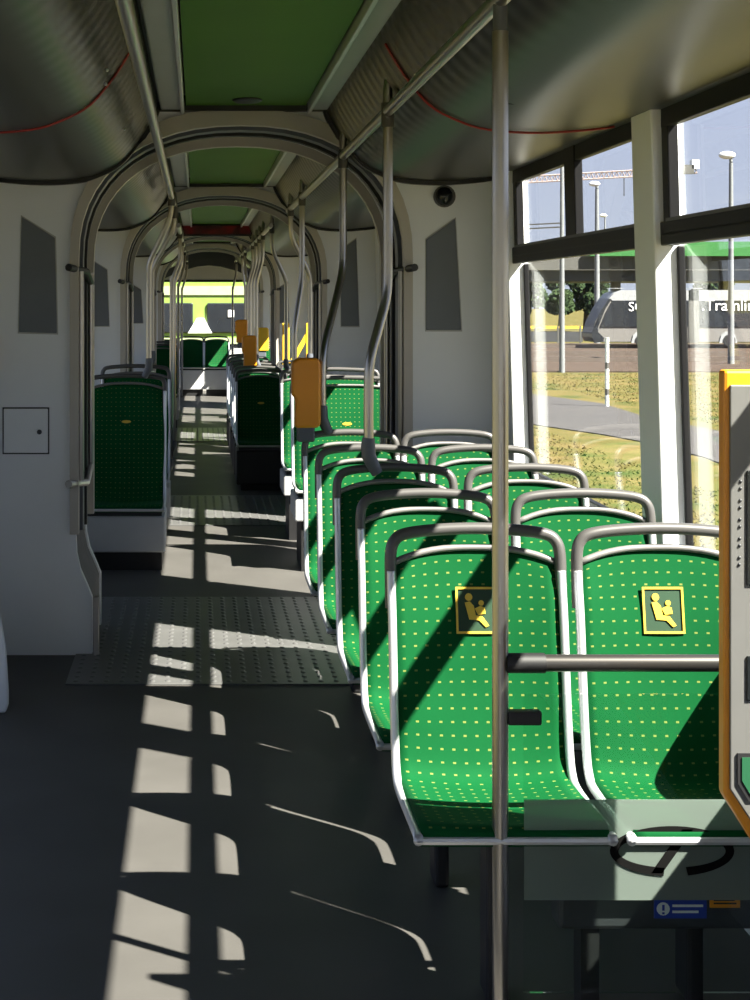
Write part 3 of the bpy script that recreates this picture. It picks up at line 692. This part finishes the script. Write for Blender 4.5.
# ------------------------------------------------------------------ outdoors
GZ = -1.0
def gx(px, d): return (px - VX) / F * d
def gz(py, d): return EYE - (py - VY) / F * d
mb = MB().box(-150, 300, -60, 600, GZ - .3, GZ); mb.build('ground', M['grass'], kind='structure')
UP = [(539, 395.6), (602, 404), (646, 417.6), (726, 433), (790, 452)]
LO = [(539, 426), (602, 435), (646, 443), (704, 458), (790, 490)]
def gp_(p): d = 2.6 * F / (p[1] - VY); return (gx(p[0], d), d)
poly = [gp_(p) for p in UP]; poly2 = [gp_(p) for p in LO]
path = [(2, 62)] + [(poly[0][0] - .3, 47)] + poly + [(10.5, 5), (10.5, -30), (7.9, -30), (7.9, 5)] + poly2[::-1] + [(6.4, 38), (1, 52)]
MB().prism(path, GZ + .001, GZ + .02, 'z').build('path', M['path'], kind='structure')
MB().box(-60, 150, 59, 99, GZ + .001, GZ + .05).build('ground', M['ballast'], kind='structure')
for k, y in enumerate((68.0, 69.4, 88.7, 90.1, 76.0, 77.4)):
    r_ = tag(MB().box(-60, 150, y - .05, y + .05, GZ + .05, GZ + .22).build('rail', M['rail']), 'long brown steel track rail beyond the grass', 'rail', 'tram rails outside')
# grass tufts
mb = MB()
for _ in range(14000):
    y = random.uniform(14, 58); x = gx(random.uniform(512, 770), y)
    if any(1 for _ in [0] if 7.0 < x < 10.9 and 22 < y < 47): 
        continue
    h = random.uniform(.02, .05); a = random.uniform(0, 3.14); dx, dy = math.cos(a) * .018, math.sin(a) * .018; lx, ly = random.uniform(-.06, .06), random.uniform(-.06, .06)
    mb.add([(x - dx, y - dy, GZ), (x + dx, y + dy, GZ), (x + lx, y + ly, GZ + h)], [(0, 1, 2)])
tag(mb.build('grass', M['grass']), 'short dry yellow green grass beside the path', 'grass', kind='stuff')
# passing tram
D0 = 88.0
def q(px, py): return (gx(px, D0), gz(py, D0))
ox, oz = q(585, 343)
TR = thing('passing_tram', 'silver white tram with dark windows and lettering standing outside on the far track', 'tram', (ox, D0, oz))
def rel(pts): return [(a - ox, b - oz) for a, b in (q(*p_) for p_ in pts)]
RX1 = 1000
MB().prism(rel([(592, 338), (592, 333), (595, 322), (602, 308.5), (609, 298.5), (614, 293.5), (622, 290.5), (RX1, 290), (RX1, 343), (603, 342.5), (594, 342)]), 0, 2.2).build('body', M['silver'], TR, bevel=.05)
MB().prism(rel([(609, 298.5), (614, 293.2), (622, 290.2), (RX1, 289.6), (RX1, 300.5), (612, 300.5)]), -.03, 2.23).build('roof_band', M['tramroof'], TR)
MB().prism(rel([(591.5, 337.5), (591.5, 334), (602, 309), (609, 299), (611.5, 299), (605, 309), (598, 327), (598, 332), (604, 338), (603, 342), (594, 342)]), -.05, 2.25).build('windscreen', M['tramglass'], TR)
MB().prism(rel([(600, 326.8), (606, 312), (612, 301), (672, 301), (672, 326.8)]), -.05, 0).build('window_band', M['tramglass'], TR)
MB().prism(rel([(700, 301), (RX1, 301), (RX1, 326.8), (700, 326.8)]), -.05, 0).build('window_band', M['tramglass'], TR)
MB().prism(rel([(674, 301), (688, 301), (688, 326.8), (674, 326.8)]), -.05, 0).build('window_band', M['tramglass'], TR)
MB().prism(rel([(688.5, 290), (699, 290), (699, 343), (688.5, 343)]), -.03, 2.4).build('reflection_column', M['concrete'], TR)  # grey column stands in for a reflection in the side window glass
for px in (640, 728, 815):
    MB().prism(rel([(px - 9, 343), (px - 7, 335), (px - 3, 331.5), (px + 3, 331.5), (px + 7, 335), (px + 9, 343)]), -.05, 0).build('wheel_arch', M['tramroof'], TR); WA = COL.objects[-1]
    c0 = rel([(px + 1, 340.5)])[0]
    MB().cyl((c0[0], -.09, c0[1]), (c0[0], .02, c0[1]), .33, 20).build('wheel', M['black'], WA)
for px in (621, 700, 790): MB().prism(rel([(px - 5, 288.5), (px - 4, 288), (px + 4, 288), (px + 5, 288.5)]), .4, 2.1).build('roof_unit', M['tramroof'], TR)
def text(body_, px, py, h, parent, m_, d=D0, org=(ox, oz)):
    cu = bpy.data.curves.new('lettering', 'FONT'); cu.body = body_; cu.size = h; cu.extrude = .01
    o = bpy.data.objects.new('lettering', cu); COL.objects.link(o)
    a, b = q(px, py); o.location = (a - org[0], -.07, b - org[1]); o.rotation_euler = (R(90), 0, 0); o.parent = parent
    cu.materials.append(m_); bpy.context.view_layer.update()
    me = bpy.data.meshes.new_from_object(o.evaluated_get(bpy.context.evaluated_depsgraph_get()))
    n = bpy.data.objects.new('lettering', me); COL.objects.link(n); n.location = o.location; n.rotation_euler = o.rotation_euler; n.parent = parent
    bpy.data.objects.remove(o); return n
text('SC', 628, 311, .72, TR, M['white']); text('S', 680, 311, .72, TR, M['white']); text('.Tramlin', 701, 310.5, .88, TR, M['white'])
# canopy building
D1 = 112.0
def q1(px, py): return (gx(px, D1), gz(py, D1))
BL = thing('station_canopy', 'long concrete station canopy with a bright green fascia beyond the tram', 'building', (gx(600, D1), D1, GZ))
bo = (gx(600, D1), GZ)
def rl(pts): return [(a - bo[0], b - bo[1]) for a, b in (q1(*p_) for p_ in pts)]
MB().prism(rl([(590, 246.5), (645, 242), (1050, 240), (1050, 256), (590, 256)]), 0, 14).build('fascia', M['greenroof'], BL)
MB().prism(rl([(400, 256), (1050, 256), (1050, 270), (400, 270)]), .5, 14).build('concrete_band', M['concrete'], BL)
MB().prism(rl([(400, 270), (1050, 270), (1050, 281), (400, 281)]), 1.2, 13).build('soffit', M['darkgrey'], BL)
for px in (520, 628, 740, 860):
    MB().prism(rl([(px - 3, 281), (px + 4, 281), (px + 4, 338), (px - 3, 338)]), 3, 4).build('column', M['concrete'], BL)
# trees
def tree(px, d, h, wid, lab, seed):
    rnd = random.Random(seed); x = gx(px, d)
    o = thing('tree', lab, 'tree', (x, d, GZ), 'trees under the canopy')
    MB().tube([(0, 0, 0), (.1, 0, h * .4), (0, 0, h * .7)], [.22, .16, .1], 8).build('trunk', M['ballast'], o)
    mb = MB()
    for c_ in range(9):
        cx, cyy, cz = rnd.uniform(-wid, wid) * .6, rnd.uniform(-1, 1), h * rnd.uniform(.35, .85); r_ = rnd.uniform(.8, 1.4) * wid * .42
        for _ in range(260):
            v = Vector((rnd.gauss(0, 1), rnd.gauss(0, 1), rnd.gauss(0, 1))).normalized() * r_ * rnd.uniform(.75, 1.05) + Vector((cx, cyy, cz))
            a = Vector((rnd.gauss(0, 1), rnd.gauss(0, 1), rnd.gauss(0, 1))).normalized() * .22; b = a.orthogonal().normalized() * .2
            mb.add([v - a, v + b, v + a, v - b], [(0, 1, 2, 3)])
    mb.build('crown', M['leaf'], o)
for i, (px, d, h, wd) in enumerate([(526, 131, 5.6, 1.9), (560, 137, 5.2, 1.7), (585, 140, 5.8, 1.9), (600, 131, 5.5, 1.1), (500, 145, 5.5, 1.9), (712, 140, 5.2, 2.2)]):
    tree(px, d, h, wd * .8, ['leftmost leafy tree in the side window', 'leafy tree between the first tree and the tall near lamp pole', 'leafy tree right of the tall near lamp pole', 'leafy tree just behind the nose of the passing tram', 'leafy tree hidden by the window pillar', 'leafy tree behind the passing tram'][i], 40 + i)
# lamp poles
def lamp(px, d, top, r_, lab, head=True):
    x = gx(px, d); zt_ = gz(top, d)
    o = thing('street_lamp', lab, 'street lamp', (x, d, GZ), 'poles outside')
    MB().tube([(0, 0, 0), (0, 0, (zt_ - GZ) * .45), (0, 0, zt_ - GZ)], [r_, r_ * .8, r_ * .6], 12).build('pole', M['pole_out'], o, smooth='angle')
    if head:
        MB().tube([(0, 0, zt_ - GZ), (-.03, 0, zt_ - GZ + .3), (-.14, 0, zt_ - GZ + .35)], r_ * .5, 8, 3).build('arm', M['pole_out'], o, smooth=True)
        MB().sphere((-.16, 0, zt_ - GZ + .32), .30, (1.2, .7, .55)).build('lamp_head', M['white'], o, smooth=True)
lamp(562, 59, 150, .11, 'tall grey pole standing left of the passing tram on the near grass', False)
lamp(597, 100, 189, .20, 'street lamp rising behind the nose of the passing tram')
lamp(605, 150, 219, .13, 'small very distant street lamp beside the one behind the tram nose')
lamp(731, 66, 163, .14, 'street lamp in front of the passing tram, in the nearer window')
mp_ = thing('marker_post', 'short white striped marker post on the grass before the tracks', 'post', (gx(607, 39.6), 39.6, GZ))
MB().cyl((0, 0, 0), (0, 0, 1.72), .05, 10).build('post', M['white'], mp_)
for z in (.3, .95): MB().cyl((0, 0, z), (0, 0, z + .15), .052, 10).build('band', M['handle'], mp_)
# barrier
bz = thing('barrier_fence', 'low yellow topped barrier left of the passing tram', 'barrier', (gx(490, 100), 100, GZ))
MB().box(0, 5.8, 0, .1, .95, 1.1).build('top_rail', M['mark'], bz)
MB().box(0, 5.8, 0, .06, .1, .75).build('panel', M['darkgrey'], bz)
for k in range(5): MB().box(k * 1.4, k * 1.4 + .1, -.02, .1, 0, 1.1).build('post', M['concrete'], bz)
# crane
Dc = 160.0
def qc(px, py): return (gx(px, Dc), gz(py, Dc))
co = qc(652, 172); CR = thing('tower_crane', 'pale red tower crane with a long horizontal lattice jib in the sky', 'crane', (co[0], Dc, GZ))
a0, a1 = qc(470, 186), qc(697, 173); mb = MB(); n_ = 44
def jp(t_, dz=0): return Vector((a0[0] + (a1[0] - a0[0]) * t_ - co[0], 0, a0[1] + (a1[1] - a0[1]) * t_ - GZ + dz))
hh = .62
mb.tube([jp(0), jp(1)], .09, 5); mb.tube([jp(0, hh * .5), jp(.3, hh), jp(1, hh)], .09, 5)
for i in range(n_): mb.tube([jp(i / n_), jp((i + .5) / n_, hh)], .05, 4); mb.tube([jp((i + .5) / n_, hh), jp((i + 1) / n_)], .05, 4)
mb.build('jib', M['crane'], CR)
mb = MB(); zt_ = co[1] - GZ
for sx_ in (-.6, .6): mb.tube([(sx_, 0, 0), (sx_, 0, zt_)], .1, 5)
for i in range(10): mb.tube([(-.6, 0, zt_ * i / 10), (.6, 0, zt_ * (i + 1) / 10)], .05, 4)
mb.build('mast', M['crane'], CR)
cw = qc(688, 170); MB().box(cw[0] - co[0] - .8, cw[0] - co[0] + .5, -.4, .4, cw[1] - GZ - .4, cw[1] - GZ + .5).build('counterweight', M['concrete'], CR)
cw = qc(694, 168); MB().box(cw[0] - co[0] - .3, cw[0] - co[0] + .4, -.4, .4, cw[1] - GZ - .1, cw[1] - GZ + .8).build('cabin', M['white'], CR)
tw = qc(624, 187); MB().box(tw[0] - co[0] - .04, tw[0] - co[0] + .04, -.04, .04, tw[1] - GZ - .9, tw[1] - GZ + 1).build('hook', M['black'], CR)
for k, (ya, yb__) in enumerate(((229, 223), (233, 227))):
    tag(MB().tube([(gx(440, 90), 90, gz(ya, 90)), (gx(562, 59), 59, gz(yb__, 59))], .03, 5).build('overhead_wire', M['handle']), 'thin overhead wire running to the tall near pole', 'wire', 'overhead wires')
# green tram standing behind the rear window
Y = 34.0
o = thing('green_tram', 'bright yellow green tram standing close behind the rear window', 'tram', (.2, Y, -.35))
MB().box(-1.25, 1.25, 0, 6, .2, 3.3).build('body', M['chart'], o, bevel=.12)
def yz(py): return gz(py, Y) + .35
def yx(px): return gx(px, Y) - .2
MB().box(-1.22, 1.22, -.03, 0, yz(295), yz(286)).build('header_panel', M['lime'], o)
MB().box(-1.15, yx(193), -.05, 0, yz(333), yz(303)).build('windscreen', M['tramglass'], o, bevel=.03)
MB().box(yx(207), 1.15, -.05, 0, yz(333), yz(303)).build('windscreen', M['tramglass'], o, bevel=.03)
MB().prism([(yx(188), yz(333)), (yx(212), yz(333)), (yx(204), yz(318)), (yx(197), yz(318))], -.08, 0).build('nose_cover', M['white'], o)
MB().box(yx(228), yx(234), -.07, -.04, yz(317), yz(310)).build('notice', M['white'], o)
MB().box(-1.22, 1.22, -.03, 0, yz(346), yz(338)).build('lower_panel', M['lime'], o)
for sg in (-1, 1): MB().sphere((sg * .85, -.02, .75), .11, (1, .5, 1)).build('headlight', M['white'], o, smooth=True)
